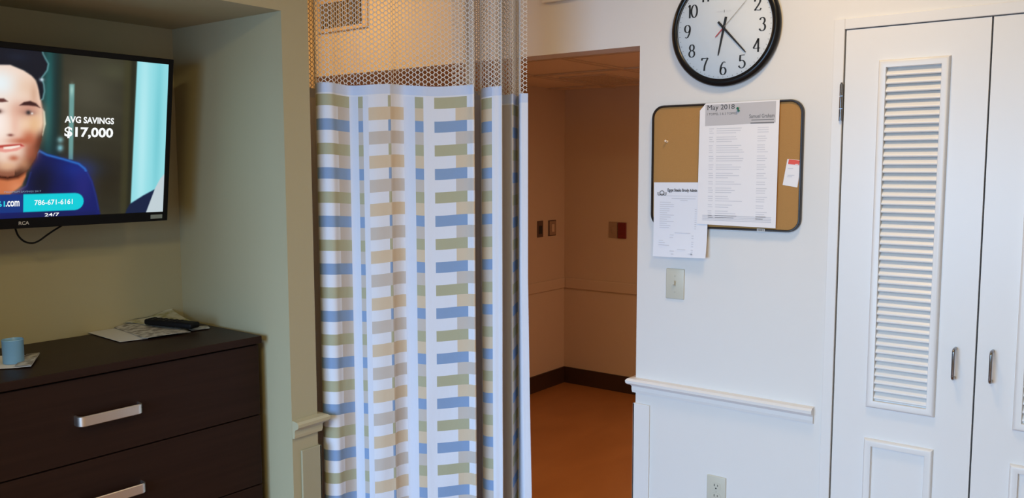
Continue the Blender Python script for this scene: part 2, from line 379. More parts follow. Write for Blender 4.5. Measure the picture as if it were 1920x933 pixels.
# ------------------------------------------------------------------ chest of drawers
DX0, DX1, DYF, DYB, DZ = 0.690, 1.697, 2.316, 2.762, 1.035
ch = thing('chest_of_drawers', ((DX0+DX1)/2, 2.54, 0), 'dark brown wooden chest of drawers in the niche under the television', 'chest of drawers')
MB().box(DX0, DX1, DYF+0.018, DYB, 0.0, DZ-0.024, 0.001).obj('body', M['wenge'], ch)
MB().box(DX0-0.004, DX1+0.004, DYF-0.012, DYB+0.005, DZ-0.024, DZ, 0.002).obj('top', M['wenge'], ch)
zt = DZ-0.030
for i in range(4):
    z1 = zt - i*0.2340; z0 = z1-0.2300
    dr = MB().box(DX0+0.002, DX1-0.002, DYF, DYF+0.0185, z0, z1, 0.0015).obj('drawer', M['wenge'], ch)
    # strap pull with rounded shoulders
    hx0, hx1, hz, pr = 1.104, 1.283, z1-0.1135, 0.030
    path = []; R = 0.016
    path.append((hx0, DYF))
    for k in range(9):
        th = k*math.pi/16; path.append((hx0+R-R*math.cos(th), DYF-pr+R-R*math.sin(th)))
    for k in range(9):
        th = k*math.pi/16; path.append((hx1-R+R*math.sin(th), DYF-pr+R-R*math.cos(th)))
    path.append((hx1, DYF))
    b = MB(); rings = []
    for j, (x, y) in enumerate(path):
        a = path[max(j-1, 0)]; c = path[min(j+1, len(path)-1)]; d = Vector((c[0]-a[0], c[1]-a[1], 0)).normalized(); nn = Vector((d.y, -d.x, 0))
        p = Vector((x, y, hz)); T = 0.0025; Hh = 0.0145
        rings.append([b.bm.verts.new(p+nn*o+Vector((0, 0, z))) for o, z in ((T, -Hh+0.002), (T, Hh-0.002), (T-0.002, Hh), (-T, Hh), (-T, -Hh), (T-0.002, -Hh))])
    for A, B in zip(rings, rings[1:]):
        for k in range(6): b.bm.faces.new((A[k], A[(k+1) % 6], B[(k+1) % 6], B[k]))
    b.bm.faces.new(rings[0]); b.bm.faces.new(rings[-1][::-1])
    b.obj('handle', M['nickel'], dr, True)['label'] = 'brushed metal strap handle'

# the chest stands slightly askew in its niche
ang = math.radians(-1.4); pv = Vector((DX1, DYF, 0)); rv = Matrix.Rotation(ang, 3, 'Z') @ (ch.location-pv); ch.location = pv+rv; ch.rotation_euler = (0, 0, ang)

# ------------------------------------------------------------------ television
O = Vector((1.5751, 2.62, 1.4043)); TU = Vector((0, -0.14345, 0.98966)); TXd = Vector((1, 0, 0)); TN = TXd.cross(TU)   # TN points to the room
def tp(u, v, n=0.0): return O + TXd*u + TU*v + TN*n
TW, TH = 0.902, 0.523
tv = thing('television', (O.x-TW/2, 2.72, 1.66), 'flat television on the niche wall showing a smiling man in a blue shirt', 'television')
def tbox(b, u0, u1, v0, v1, n0, n1, bev=0.0):
    g = MB(); g.box(u0, u1, v0, v1, n0, n1, bev)
    mm = Matrix((TXd, TU, TN)).transposed().to_4x4(); mm.translation = O
    me = bpy.data.meshes.new('tmp'); g.bm.transform(mm); g.bm.to_mesh(me); g.bm.free(); b.bm.from_mesh(me); bpy.data.meshes.remove(me)
    return b
b = MB(); tbox(b, -TW, 0, 0, TH, -0.032, -0.008, 0.003); tbox(b, -TW+0.12, -0.12, 0.03, TH-0.12, -0.065, -0.032, 0.006)
b.obj('housing', M['black'], tv)
SU0, SU1, SV0, SV1 = -TW+0.015, -0.0155, 0.0300, 0.5060
b = MB()
tbox(b, -TW, SU0, 0, TH, -0.009, 0.0, 0.0015); tbox(b, SU1, 0, 0, TH, -0.009, 0.0, 0.0015)
tbox(b, SU0, SU1, 0, SV0, -0.009, 0.0, 0.0015); tbox(b, SU0, SU1, SV1, TH, -0.009, 0.0, 0.0015)
b.obj('bezel', M['bezel'], tv)
# picture on the screen: colours per vertex of the lit panel
NU, NV = 400, 216
uu, vv = np.meshgrid(np.linspace(SU0, SU1, NU), np.linspace(SV0, SV1, NV))
mu = uu
img = np.zeros((NV, NU, 3))
def paint(mask, col): 
    global img
    img = img*(1-mask[..., None]) + np.array(col, float)*mask[..., None]
def sstep(x): x = np.clip(x, 0, 1); return x*x*(3-2*x)
def sd(poly, U, V):
    d = np.full(U.shape, 1e9); ins = np.zeros(U.shape, bool); n = len(poly)
    for i in range(n):
        (ax, ay), (bx, by) = poly[i], poly[(i+1) % n]
        ex, ey = bx-ax, by-ay; wx, wy = U-ax, V-ay
        tt = np.clip((wx*ex+wy*ey)/(ex*ex+ey*ey+1e-12), 0, 1)
        d = np.minimum(d, (wx-ex*tt)**2+(wy-ey*tt)**2)
        c = ((ay <= V) & (by > V)) | ((by <= V) & (ay > V))
        xs = ax+(V-ay)/(by-ay+1e-12)*ex
        ins ^= c & (U < xs)
    return np.where(ins, -1, 1)*np.sqrt(d)
def pg(poly, col, soft=0.003, U=None, al=1.0):
    U = mu if U is None else U
    paint(al*sstep(0.5-sd(poly, U, vv)/(2*soft)), col)
def blob(cu, cv, ru, rv, col, al=1.0, U=None, p=1.0):
    U = mu if U is None else U
    d = ((U-cu)/ru)**2+((vv-cv)/rv)**2
    paint(al*np.exp(-d*p), col)
rng = np.random.RandomState(3)
img[:] = (48, 46, 34)
grain = (np.sin(vv*53+1.7*np.sin(uu*26))+0.8*np.sin(vv*131+uu*31+2*np.sin(uu*9)))*1.8
img += grain[..., None]*np.array([1.0, 0.95, 0.7])
blob(-0.27, 0.40, 0.09, 0.10, (74, 72, 58), 0.8)
blob(-0.19, 0.47, 0.05, 0.03, (78, 80, 58), 0.5)
blob(-0.20, 0.14, 0.06, 0.09, (34, 28, 15), 0.8)
paint(sstep((uu+0.172)/0.02)*0.7, (58, 56, 32)); paint(sstep((uu+0.148)/0.016)*0.9, (32, 32, 20))
paint(sstep((-0.345-mu)/0.02), (20, 44, 46)); blob(-0.385, 0.38, 0.014, 0.2, (30, 98, 98), 0.8); blob(-0.355, 0.45, 0.010, 0.2, (22, 40, 36), 0.6)
pg([(-0.327, 0.421), (-0.312, 0.422), (-0.312, 0.20), (-0.325, 0.20)], (104, 152, 148), 0.003); blob(-0.3195, 0.405, 0.005, 0.016, (165, 205, 195), 0.8)
blob(-0.350, 0.258, 0.008, 0.008, (120, 165, 168), 1.0, p=0.8); blob(-0.350, 0.234, 0.008, 0.009, (125, 185, 195), 1.0, p=0.8)
# bright curtain-like strip at the right
pg([(-0.121, 0.52), (0.0, 0.52), (0.0, 0.02), (-0.128, 0.02)], (142, 214, 222), 0.003, uu)
blob(-0.095, 0.30, 0.018, 0.40, (178, 230, 236), 0.8, uu); blob(-0.045, 0.30, 0.014, 0.3, (112, 196, 206), 0.8, uu)
pg([(-0.146, 0.02), (-0.140, 0.042), (-0.129, 0.060), (-0.085, 0.086), (-0.044, 0.106), (-0.050, 0.06), (-0.062, 0.02)], (14, 28, 62), 0.003, uu)
pg([(-0.046, 0.108), (-0.030, 0.138), (-0.012, 0.158), (-0.012, 0.02), (-0.078, 0.02)], (188, 202, 208), 0.002, uu)
# man
shirt = [(-0.418, 0.221), (-0.409, 0.229), (-0.386, 0.217), (-0.34, 0.205), (-0.293, 0.191), (-0.273, 0.175), (-0.251, 0.134), (-0.238, 0.092), (-0.222, 0.02), (-0.80, 0.02), (-0.77, 0.11), (-0.72, 0.165), (-0.64, 0.20), (-0.575, 0.215), (-0.56, 0.12), (-0.52, 0.098), (-0.487, 0.10), (-0.445, 0.125)]
pg(shirt, (12, 24, 96), 0.003)
s_in = np.clip(-sd(shirt, mu, vv)/0.03, 0, 1)
blob(-0.31, 0.17, 0.07, 0.03, (16, 50, 150), 0.55); blob(-0.28, 0.12, 0.03, 0.06, (38, 36, 120), 0.6); blob(-0.40, 0.13, 0.05, 0.07, (4, 8, 30), 0.9); blob(-0.35, 0.10, 0.03, 0.07, (8, 18, 84), 0.6)
sh = sd(shirt, mu, vv); paint(np.exp(-((sh+0.004)/0.0035)**2)*(vv > 0.165)*(mu > -0.415)*0.8, (46, 120, 205))
paint(np.exp(-((sh+0.003)/0.0025)**2)*(vv <= 0.165)*(vv > 0.045)*0.35, (50, 70, 150))
pg([(-0.566, 0.20), (-0.44, 0.20), (-0.445, 0.15), (-0.456, 0.125), (-0.487, 0.10), (-0.53, 0.10), (-0.558, 0.125)], (196, 112, 70), 0.004); blob(-0.47, 0.12, 0.02, 0.02, (225, 150, 110), 0.5)
pg([(-0.401, 0.346), (-0.395, 0.337), (-0.392, 0.303), (-0.400, 0.268), (-0.41, 0.27), (-0.41, 0.34)], (222, 232, 214), 0.0025)
face = [(-0.545, 0.462), (-0.489, 0.463), (-0.454, 0.451), (-0.43, 0.44), (-0.414, 0.411), (-0.407, 0.374), (-0.402, 0.344), (-0.400, 0.306), (-0.405, 0.268), (-0.412, 0.237), (-0.422, 0.206), (-0.441, 0.175), (-0.466, 0.157), (-0.494, 0.152), (-0.52, 0.156), (-0.545, 0.178), (-0.566, 0.225), (-0.576, 0.29), (-0.579, 0.36), (-0.570, 0.425)]
pg([(u, v-0.010) for u, v in face], (52, 14, 6), 0.008)
pg(face, (236, 208, 190), 0.004)
blob(-0.52, 0.41, 0.055, 0.04, (226, 240, 246), 0.9); blob(-0.425, 0.30, 0.028, 0.045, (226, 182, 136), 0.85); blob(-0.448, 0.30, 0.012, 0.03, (240, 206, 176), 0.6)
fd = sd(face, mu, vv)
beard = np.exp(-((fd+0.006)/0.022)**2)*sstep((0.285-vv)/0.05)*(fd < 0.003)
paint(beard*0.85, (122, 62, 40))
edge = np.exp(-((fd+0.002)/0.011)**2)*sstep((0.300-vv)/0.05)*(fd < 0.004)*(mu > -0.475)
paint(edge*0.85, (66, 34, 24))
blob(-0.445, 0.405, 0.03, 0.03, (222, 186, 158), 0.6); blob(-0.425, 0.385, 0.012, 0.035, (196, 150, 122), 0.6); blob(-0.455, 0.335, 0.035, 0.022, (190, 128, 104), 0.55)
blob(-0.46, 0.252, 0.035, 0.010, (176, 82, 56), 0.8); blob(-0.438, 0.262, 0.022, 0.022, (178, 88, 58), 0.75); blob(-0.43, 0.22, 0.020, 0.03, (170, 92, 66), 0.7)
blob(-0.478, 0.203, 0.014, 0.009, (172, 84, 56), 0.8); blob(-0.495, 0.180, 0.03, 0.014, (224, 176, 138), 0.7); blob(-0.447, 0.185, 0.015, 0.02, (216, 160, 118), 0.5)
blob(-0.476, 0.30, 0.012, 0.05, (222, 168, 146), 0.55); blob(-0.52, 0.30, 0.028, 0.055, (246, 236, 232), 0.8)
blob(-0.487, 0.268, 0.008, 0.004, (120, 66, 58), 0.9)
pg([(-0.532, 0.236), (-0.488, 0.243), (-0.457, 0.245), (-0.448, 0.236), (-0.470, 0.224), (-0.50, 0.219), (-0.525, 0.222)], (226, 152, 140), 0.003)
pg([(-0.535, 0.237), (-0.50, 0.240), (-0.459, 0.244), (-0.449, 0.237), (-0.459, 0.237), (-0.50, 0.233), (-0.53, 0.231)], (176, 66, 56), 0.0025)
pg([(-0.505, 0.234), (-0.462, 0.240), (-0.461, 0.236), (-0.485, 0.229), (-0.505, 0.228)], (244, 228, 216), 0.002)
blob(-0.437, 0.348, 0.03, 0.016, (196, 140, 122), 0.8)
pg([(-0.464, 0.352), (-0.452, 0.362), (-0.435, 0.366), (-0.419, 0.360), (-0.408, 0.348), (-0.420, 0.352), (-0.440, 0.353)], (58, 28, 28), 0.003)
pg([(-0.548, 0.366), (-0.505, 0.369), (-0.494, 0.361), (-0.510, 0.358), (-0.548, 0.358)], (96, 54, 50), 0.003)
blob(-0.437, 0.333, 0.016, 0.007, (150, 108, 100), 0.9); blob(-0.440, 0.333, 0.006, 0.006, (46, 40, 42), 0.95); blob(-0.430, 0.331, 0.003, 0.003, (240, 236, 230), 0.9)
blob(-0.52, 0.333, 0.014, 0.007, (150, 108, 100), 0.8); blob(-0.517, 0.333, 0.005, 0.005, (70, 52, 46), 0.9)
hair = [(-0.585, 0.52), (-0.598, 0.49), (-0.596, 0.43), (-0.586, 0.36), (-0.578, 0.37), (-0.572, 0.42), (-0.55, 0.452), (-0.52, 0.459), (-0.489, 0.462), (-0.454, 0.450), (-0.433, 0.437), (-0.420, 0.425), (-0.412, 0.397), (-0.408, 0.372), (-0.402, 0.374), (-0.398, 0.395), (-0.400, 0.415), (-0.407, 0.433), (-0.400, 0.442), (-0.391, 0.456), (-0.388, 0.474), (-0.396, 0.487), (-0.403, 0.500), (-0.409, 0.52)]
pg(hair, (16, 19, 32), 0.0035); blob(-0.47, 0.485, 0.03, 0.012, (24, 32, 52), 0.6)
paint(np.exp(-((sd(hair, mu, vv)-0.001)/0.0025)**2)*(mu > -0.405)*(vv > 0.36)*0.6, (128, 186, 190)); blob(-0.405, 0.428, 0.006, 0.005, (200, 222, 232), 0.9)
# caption bar
pg([(-0.640, 0.099), (-0.451, 0.099), (-0.451, 0.047), (-0.640, 0.047)], (14, 50, 122), 0.0012, mu)
r_ = 0.0258; capp = [(-0.451, 0.099), (-0.303, 0.099)] + [(-0.303+r_*math.sin(k*math.pi/12), 0.073+r_*math.cos(k*math.pi/12)) for k in range(1, 12)] + [(-0.303, 0.0472), (-0.451, 0.0472)]
pg(capp, (2, 200, 212), 0.0012, uu)
paint(sstep((0.047-vv)/0.01)*0.35*(uu < -0.24), (8, 18, 70))
img = np.clip(img, 0, 255)/255.0
lin = np.where(img <= 0.04045, img/12.92, ((img+0.055)/1.055)**2.4)
me = bpy.data.meshes.new('screen')
P0 = np.array(tp(0, 0, -0.0035)); co = P0 + uu[..., None]*np.array(TXd) + vv[..., None]*np.array(TU)
idx = np.arange(NU*NV).reshape(NV, NU)
fc = np.stack([idx[:-1, :-1], idx[:-1, 1:], idx[1:, 1:], idx[1:, :-1]], -1).reshape(-1, 4)
me.from_pydata(co.reshape(-1, 3).tolist(), [], fc.tolist())
ca = me.color_attributes.new('picture', 'FLOAT_COLOR', 'POINT')
ca.data.foreach_set('color', np.concatenate([lin, np.ones((NV, NU, 1))], -1).astype(np.float32).ravel())
mt, t, b_ = nt('lit_screen'); at = t.nodes.new('ShaderNodeAttribute'); at.attribute_name = 'picture'
b_.inputs['Base Color'].default_value = (0.01, 0.01, 0.01, 1); b_.inputs['Roughness'].default_value = 0.5; b_.inputs['Specular IOR Level'].default_value = 0.2
t.links.new(at.outputs['Color'], b_.inputs['Emission Color']); b_.inputs['Emission Strength'].default_value = 1.0
me.materials.append(mt)
scr = bpy.data.objects.new('screen', me); COL.objects.link(scr); setpar(scr, tv); scr['label'] = 'lit screen with a bearded man and captions'
EW = emis('caption_white', (0.90, 0.92, 0.92)); EC = emis('caption_cyan', (0.02, 0.62, 0.75)); ED = emis('caption_dim', (0.20, 0.30, 0.40))
def ttext(n, s, u, v, wd, ht, mm=EW, bold=0.02, par=scr, z=-0.0027): return text(n, s, mm, par, tp(u, v, z), TXd, TU, wd, ht, bold=bold)
ttext('caption_lettering', 'AVG SAVINGS', -0.339, 0.309, 0.149, 0.0195, bold=0.03)
ttext('caption_lettering', '$17,000', -0.339, 0.263, 0.147, 0.0345, bold=0.03)
ttext('caption_lettering', '786-671-6161', -0.421, 0.066, 0.110, 0.0155, bold=0.012)
ttext('caption_lettering', '.com', -0.499, 0.0645, 0.037, 0.0165, bold=0.02)
ttext('caption_lettering', '61', -0.521, 0.0645, 0.020, 0.0165, EC, bold=0.02)
ttext('caption_lettering', 'MAXIMUM SAVINGS 2017', -0.503, 0.1045, 0.100, 0.005, ED, bold=0.0)
ttext('caption_lettering', '24/7', -0.392, 0.0315, 0.042, 0.010, EW, bold=0.01)
text('logo', 'RCA', M['silver_label'], tv, tp(-0.465, 0.0105, 0.0), TXd, TU, 0.029, 0.0105, bold=0.02)
b = MB(); tbox(b, -0.060, -0.0195, 0.0085, 0.0215, 0.0, 0.0006)
so = b.obj('sticker', mat('grey_green_sticker', (0.24, 0.29, 0.28), 0.5), tv); so['label'] = 'small grey sticker'
# wall bracket and hanging cable
b = MB(); b.box(0.98, 1.26, NYB-0.013, NYB-0.0005, 1.52, 1.80, 0.002); tbox(b, -0.52, -0.36, 0.16, 0.36, -0.075, -0.065)
b.tube([(1.12, NYB-0.02, 1.66), (1.13, 2.74, 1.665), (1.135, O.y+0.04, 1.67)], 0.018, 8)
b.obj('wall_bracket', M['black'], tv)
cp = [(-0.462, 0.02), (-0.457, -0.006), (-0.448, -0.030), (-0.431, -0.048), (-0.409, -0.0545), (-0.390, -0.049), (-0.367, -0.033), (-0.344, -0.018), (-0.321, -0.004), (-0.30, 0.02)]
def catmull(pts, k=5):
    out = []; n = len(pts)
    for i in range(n-1):
        p0, p1, p2, p3 = (np.array(pts[j], float) for j in (max(i-1, 0), i, i+1, min(i+2, n-1)))
        for s in range(k):
            tt = s/k; out.append(0.5*((2*p1)+(-p0+p2)*tt+(2*p0-5*p1+4*p2-p3)*tt**2+(-p0+3*p1-3*p2+p3)*tt**3))
    out.append(np.array(pts[-1], float)); return out
MB().tube([tp(u, v, -0.040) for u, v in catmull(cp)], 0.0028, 8).obj('cable', M['black'], tv, True)['label'] = 'thin black cable looping below the set'

# ------------------------------------------------------------------ privacy curtain
# plan of the folds: x, y and the weave that starts there
CP = [(1.890, 2.620, 'z'), (1.950, 2.480, 'z'), (1.990, 2.408, 'z'), (2.000, 2.372, 'z'), (1.960, 2.320, 'z'), (1.897, 2.244, 'A'), (1.894, 2.212, 'A'), (1.9125, 2.186, 'a'), (1.942, 2.188, 'b'),
      (1.985, 2.180, 'c'), (1.994, 2.147, 'd'), (1.999, 2.130, 'c'), (2.008, 2.113, 'D'), (2.028, 2.093, 'D'), (2.061, 2.075, 'E'), (2.070, 2.071, 'D'),
      (2.094, 2.074, 'D'), (2.125, 2.065, 'c'), (2.141, 2.028, 'H'), (2.156, 2.003, 'w'), (2.183, 1.978, 'J'), (2.235, 1.928, 'K'), (2.257, 1.896, 'k'),
      (2.2625, 1.8715, 'k'), (2.282, 1.886, 'w'), (2.330, 1.946, 'w'), (2.415, 2.034, 'w'), (2.455, 2.034, 'w'), (2.452, 1.994, 'w'), (2.352, 1.910, 'L'), (2.345, 1.858, 'w'),
      (2.3565, 1.838, 'w'), (2.3595, 1.8255, 'w'), (2.372, 1.836, 'w'), (2.410, 1.872, 'w'), (2.455, 1.902, 'n'), (2.458, 1.872, 'n'), (2.440, 1.8405, 'O'), (2.490, 1.866, 'O'),
      (2.535, 1.888, 'w'), (2.500, 1.856, 'w'), (2.4505, 1.815, 'p'), (2.453, 1.800, 'p'), (2.461, 1.788, 'w')]
SUB = 4
pth = np.array(catmull([(x, y) for x, y, _ in CP], SUB))
code = [CP[min(i//SUB, len(CP)-1)][2] for i in range(len(pth)-1)]
ZTOP, HEM, G0, PER, ST = 1.852, 1.8200, 1.8150, 0.1598, 0.0375
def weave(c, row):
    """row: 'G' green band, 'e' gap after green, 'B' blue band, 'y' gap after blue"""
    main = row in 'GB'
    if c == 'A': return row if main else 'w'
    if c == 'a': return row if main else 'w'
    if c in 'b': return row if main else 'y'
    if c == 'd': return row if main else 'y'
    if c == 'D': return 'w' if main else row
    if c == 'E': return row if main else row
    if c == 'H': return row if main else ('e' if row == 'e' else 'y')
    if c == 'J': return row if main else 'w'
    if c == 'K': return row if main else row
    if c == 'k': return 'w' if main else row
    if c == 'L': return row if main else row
    if c == 'n': return 'y'  # plain grey all down: shade of this fold is painted into the cloth
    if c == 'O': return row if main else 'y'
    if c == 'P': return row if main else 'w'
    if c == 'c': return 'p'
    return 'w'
rows = [(ZTOP, 'hem'), (HEM, 'top')]
z = G0
while z > 0.12:
    rows += [(z, 'G'), (z-ST, 'e'), (z-PER/2, 'B'), (z-PER/2-ST, 'y')]; z -= PER
zs = [r[0] for r in rows] + [0.06]
seg = np.hypot(*np.diff(pth, axis=0).T); arc = np.concatenate([[0], np.cumsum(seg)])
iM = [k for k, c in enumerate(CP) if c[:2] == (2.3595, 1.8255)][0]*SUB
def drop(a_): return 0.017*min(1.0, max(0.0, (a_-arc[iM])/0.10))
ctr = np.array([np.convolve(np.pad(pth[:, k], 14, mode='edge'), np.ones(29)/29, 'valid') for k in (0, 1)]).T
curt = thing('privacy_curtain', (2.2, 2.0, 0.06), 'striped hospital privacy curtain with netting top hanging across the opening', 'curtain')
bm = bmesh.new(); grid = []
zz = []
for a, bz in zip(zs, zs[1:]):
    k = 2 if a-bz > 0.02 else 1
    for s in range(k): zz.append((a+(bz-a)*s/k, a))
zz.append((zs[-1], zs[-1]))
def fold(i, z):
    """folds loosen a little and sway towards the hem"""
    f = max(0.0, (1.2-z))/1.2
    p = pth[i] + (pth[i]-ctr[i])*(0.05 if i < iM else 0.0)*f
    wob = 0.004*f*math.sin(arc[i]*16+z*5.0)+0.0025*f*math.sin(arc[i]*41-z*11)
    sway = 0.020*f*max(0.0, (arc[i]-0.95*arc[-1])/(0.05*arc[-1]))
    return p[0]-0.63*wob+0.6*sway, p[1]-0.77*wob-0.8*sway
for z, _ in zz:
    r = []
    for i in range(len(pth)):
        x, y = fold(i, z)
        sag = 0.0035*math.sin(arc[i]*23.0)*(1 if z < ZTOP else 1)
        r.append(bm.verts.new((x, y, z-(sag if i < iM else 0.0)-drop(arc[i]))))
    grid.append(r)
rowkind = {a: k for a, k in rows}
for j in range(len(zz)-1):
    rk = rowkind[zz[j][1]]
    for i in range(len(pth)-1):
        f = bm.faces.new((grid[j][i], grid[j][i+1], grid[j+1][i+1], grid[j+1][i])); f.smooth = True
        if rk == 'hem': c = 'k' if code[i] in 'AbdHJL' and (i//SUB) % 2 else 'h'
        elif rk == 'top': c = 'w'
        else: c = weave(code[i], rk)
        f.material_index = CK.index(c)
me = bpy.data.meshes.new('cloth_panel'); bm.to_mesh(me); bm.free()
for q in CM: me.materials.append(q)
o = bpy.data.objects.new('cloth_panel', me); COL.objects.link(o); setpar(o, curt)
o['label'] = 'cloth with blue, green and tan dashes on white'
# netting: hexagonal cells of real thread
def net(path, s0, s1, zb, ztop, name, label, dropf=None, cw=0.0122, chh=0.0158, th=0.0031):
    seg = np.hypot(*np.diff(path, axis=0).T); ar = np.concatenate([[0], np.cumsum(seg)])
    s0 = max(s0, 0); s1 = min(s1, ar[-1])
    def P(s, z):
        s = min(max(s, 0), ar[-1]); k = min(max(int(np.searchsorted(ar, s))-1, 0), len(path)-2); f = (s-ar[k])/(ar[k+1]-ar[k])
        p = path[k]*(1-f)+path[k+1]*f; d = path[k+1]-path[k]; d = d/np.hypot(*d)
        return Vector((p[0], p[1], z-(dropf(s) if dropf else 0.0))), Vector((d[0], d[1], 0)), Vector((d[1], -d[0], 0))
    bm = bmesh.new()
    def strand(sa, za, sb, zb_):
        if sa > s1 or sb > s1: return
        A, da, na = P(sa, za); B, db, nb = P(sb, zb_)
        dv = (B-A).normalized(); side = na.cross(dv)
        if side.length < 1e-4: side = da
        side.normalize(); n_ = side.cross(dv).normalized(); e = dv*th*0.3
        ra = [bm.verts.new(A-e+side*th*0.5*x+n_*th*0.4*y) for x, y in ((1, 0), (0, 1), (-1, 0), (0, -1))]
        rb = [bm.verts.new(B+e+side*th*0.5*x+n_*th*0.4*y) for x, y in ((1, 0), (0, 1), (-1, 0), (0, -1))]
        for k in range(4): bm.faces.new((ra[k], ra[(k+1) % 4], rb[(k+1) % 4], rb[k]))
    nc = int((s1-s0)/cw); nr = int((ztop-zb)/chh)+1
    t_ = chh*0.22
    for c in range(nc):
        sa = s0+c*cw; sb = sa+cw
        for r in range(nr):
            zc = zb + r*chh + (chh/2 if c % 2 else 0)
            # short flat bar shared with the cell above, long sides shared with the neighbour
            strand(sa+cw*0.30, zc, sa+cw*0.70, zc)
            strand(sa+cw*0.70, zc, sb, zc+t_); strand(sa+cw*0.70, zc, sb, zc-t_)
            strand(sa+cw*0.30, zc, sa, zc+t_); strand(sa+cw*0.30, zc, sa, zc-t_)
            strand(sb, zc+t_, sb, zc+chh-t_-chh*0.5 if False else zc+chh/2-t_+0.0)
            strand(sb, zc-t_, sb, zc-chh/2+t_)
    for f in bm.faces: f.smooth = True
    me = bpy.data.meshes.new(name); bm.to_mesh(me); bm.free(); me.materials.append(M['net'])
    o = bpy.data.objects.new(name, me); COL.objects.link(o); setpar(o, curt); o['label'] = label
    return o
net(pth, 0.0, 99, ZTOP+0.004, ZC-0.004, 'netting', 'open white net above the cloth', drop)
# second layer of net, folded back behind the right half
k0 = 20*SUB+2
back = pth[k0:].copy()
sm = np.array([np.convolve(np.pad(back[:, k], 10, mode='edge'), np.ones(21)/21, 'valid') for k in (0, 1)]).T
sm += np.array([0.028, 0.034])
net(sm, 0.003, 99, ZTOP-0.012, ZC-0.004, 'netting', 'second layer of net folded behind the first')

# ------------------------------------------------------------------ things on the right wall
def wpt(y, z, d=0.0): return Vector((XW-d, y, z))
# clock
CY, CZ, CR = 1.250, 2.060, 0.2015
ck = thing('wall_clock', (XW, CY, CZ), 'round black-rimmed wall clock with white dial above the cork board', 'clock')
AX = (-1, 0, 0)
MB().lathe([(CR-0.012, 0.0), (CR-0.002, 0.004), (CR, 0.014), (CR-0.002, 0.022), (CR-0.008, 0.0285), (CR-0.015, 0.031), (CR-0.022, 0.0295), (CR-0.0260, 0.026), (CR-0.0265, 0.018), (CR-0.0265, 0.0)], wpt(CY, CZ), AX, 96, True).obj('rim', M['black_gloss'], ck, True)
MB().lathe([(0, 0.020), (CR-0.0262, 0.020), (CR-0.0262, 0.002), (0, 0.002)], wpt(CY, CZ), AX, 96).obj('dial', M['dial'], ck)
def stroke(b, pts, thick, thin, fr):
    """broad-nib stroke: heavy where it runs upright, fine where it runs level; fr maps 2D to 3D"""
    pts = [np.array(p, float) for p in pts]; L = []; Rr = []
    for i, p in enumerate(pts):
        a = pts[max(i-1, 0)]; c = pts[min(i+1, len(pts)-1)]; d = c-a; d = d/(np.hypot(*d)+1e-9); n = np.array([-d[1], d[0]])
        w = thin+(thick-thin)*abs(d[1])**1.6
        L.append(b.bm.verts.new(fr(p+n*w/2))); Rr.append(b.bm.verts.new(fr(p-n*w/2)))
    for i in range(len(pts)-1): b.bm.faces.new((L[i], L[i+1], Rr[i+1], Rr[i]))
def arc2(cx, cy, rx, ry, a0, a1, n=18): return [(cx+rx*math.cos(math.radians(a0+(a1-a0)*k/n)), cy+ry*math.sin(math.radians(a0+(a1-a0)*k/n))) for k in range(n+1)]
DG = {
 '0': [arc2(.30, .5, .24, .47, 0, 360, 32)],
 '1': [[(.34, 0.0), (.34, 1.0)], [(.20, .86), (.27, .90), (.33, .99)]],
 '2': [arc2(.29, .74, .21, .24, 195, -20, 18)+[(.43, .52), (.28, .30), (.13, .12), (.07, .03)], [(.06, .035), (.20, .07), (.36, .03), (.52, .04), (.55, .17)]],
 '3': [arc2(.28, .755, .19, .225, 165, -80, 18), arc2(.28, .275, .23, .26, 85, -160, 20)],
 '4': [[(.42, 0.0), (.42, 1.0)], [(.42, .98), (.24, .64), (.04, .29)], [(.03, .28), (.58, .28)]],
 '5': [[(.14, .97), (.50, .97)], [(.15, .98), (.13, .76), (.12, .55)], [(.12, .55)]+arc2(.27, .30, .25, .285, 125, -160, 22)],
 '6': [arc2(.30, .29, .22, .275, 0, 360, 28), [(.48, .93), (.36, .985), (.24, .90), (.13, .68), (.085, .45), (.085, .28)]],
 '7': [[(.06, .965), (.30, .945), (.55, .965)], [(.55, .965), (.40, .66), (.29, .36), (.26, 0.0)], [(.06, .97), (.055, .80)]],
 '8': [arc2(.30, .745, .18, .225, 0, 360, 28), arc2(.30, .265, .225, .25, 0, 360, 28)],
 '9': [arc2(.30, .71, .22, .275, 0, 360, 28), [(.12, .07), (.24, .015), (.36, .10), (.47, .32), (.515, .55), (.515, .72)]]}
b = MB(); NH = 0.046; NR = 0.1385
for h in range(1, 13):
    s = str(h); th = math.radians(30*h); cy = NR*math.sin(th)*1.0; cz = NR*math.cos(th)
    adv = 0.50 if s[0] == '1' and len(s) == 2 else 0.60
    tw = 0.60+(0.42 if len(s) == 2 else 0)
    for k, dgt in enumerate(s):
        ox = (-tw/2 + (0 if k == 0 else 0.42) - (0.06 if len(s) == 2 else 0))
        def fr(p, ox=ox): return wpt(CY-(cy+(p[0]+ox)*NH*0.98), CZ+cz+(p[1]-0.5)*NH, 0.0206)
        for stq in DG[dgt]: stroke(b, stq, 0.150, 0.050, fr)
for k in range(60):
    th = math.radians(6*k); r0 = 0.1665; r1 = 0.1705; dw = 0.0006
    y0, z0 = math.sin(th), math.cos(th); p, q = math.cos(th)*dw, -math.sin(th)*dw
    b.poly([wpt(CY-(y0*r0+p), CZ+z0*r0+q, 0.0206), wpt(CY-(y0*r0-p), CZ+z0*r0-q, 0.0206), wpt(CY-(y0*r1-p), CZ+z0*r1-q, 0.0206), wpt(CY-(y0*r1+p), CZ+z0*r1+q, 0.0206)])
b.obj('numerals', M['black_ink'], ck)
text('maker_lettering', 'HOWARD', M['pale_ink'], ck, wpt(CY+0.026, CZ+0.055, 0.0204), WX, WZ, 0.022, 0.0042)
text('maker_lettering', 'MILLER', M['pale_ink'], ck, wpt(CY-0.005, CZ+0.055, 0.0204), WX, WZ, 0.021, 0.0042)
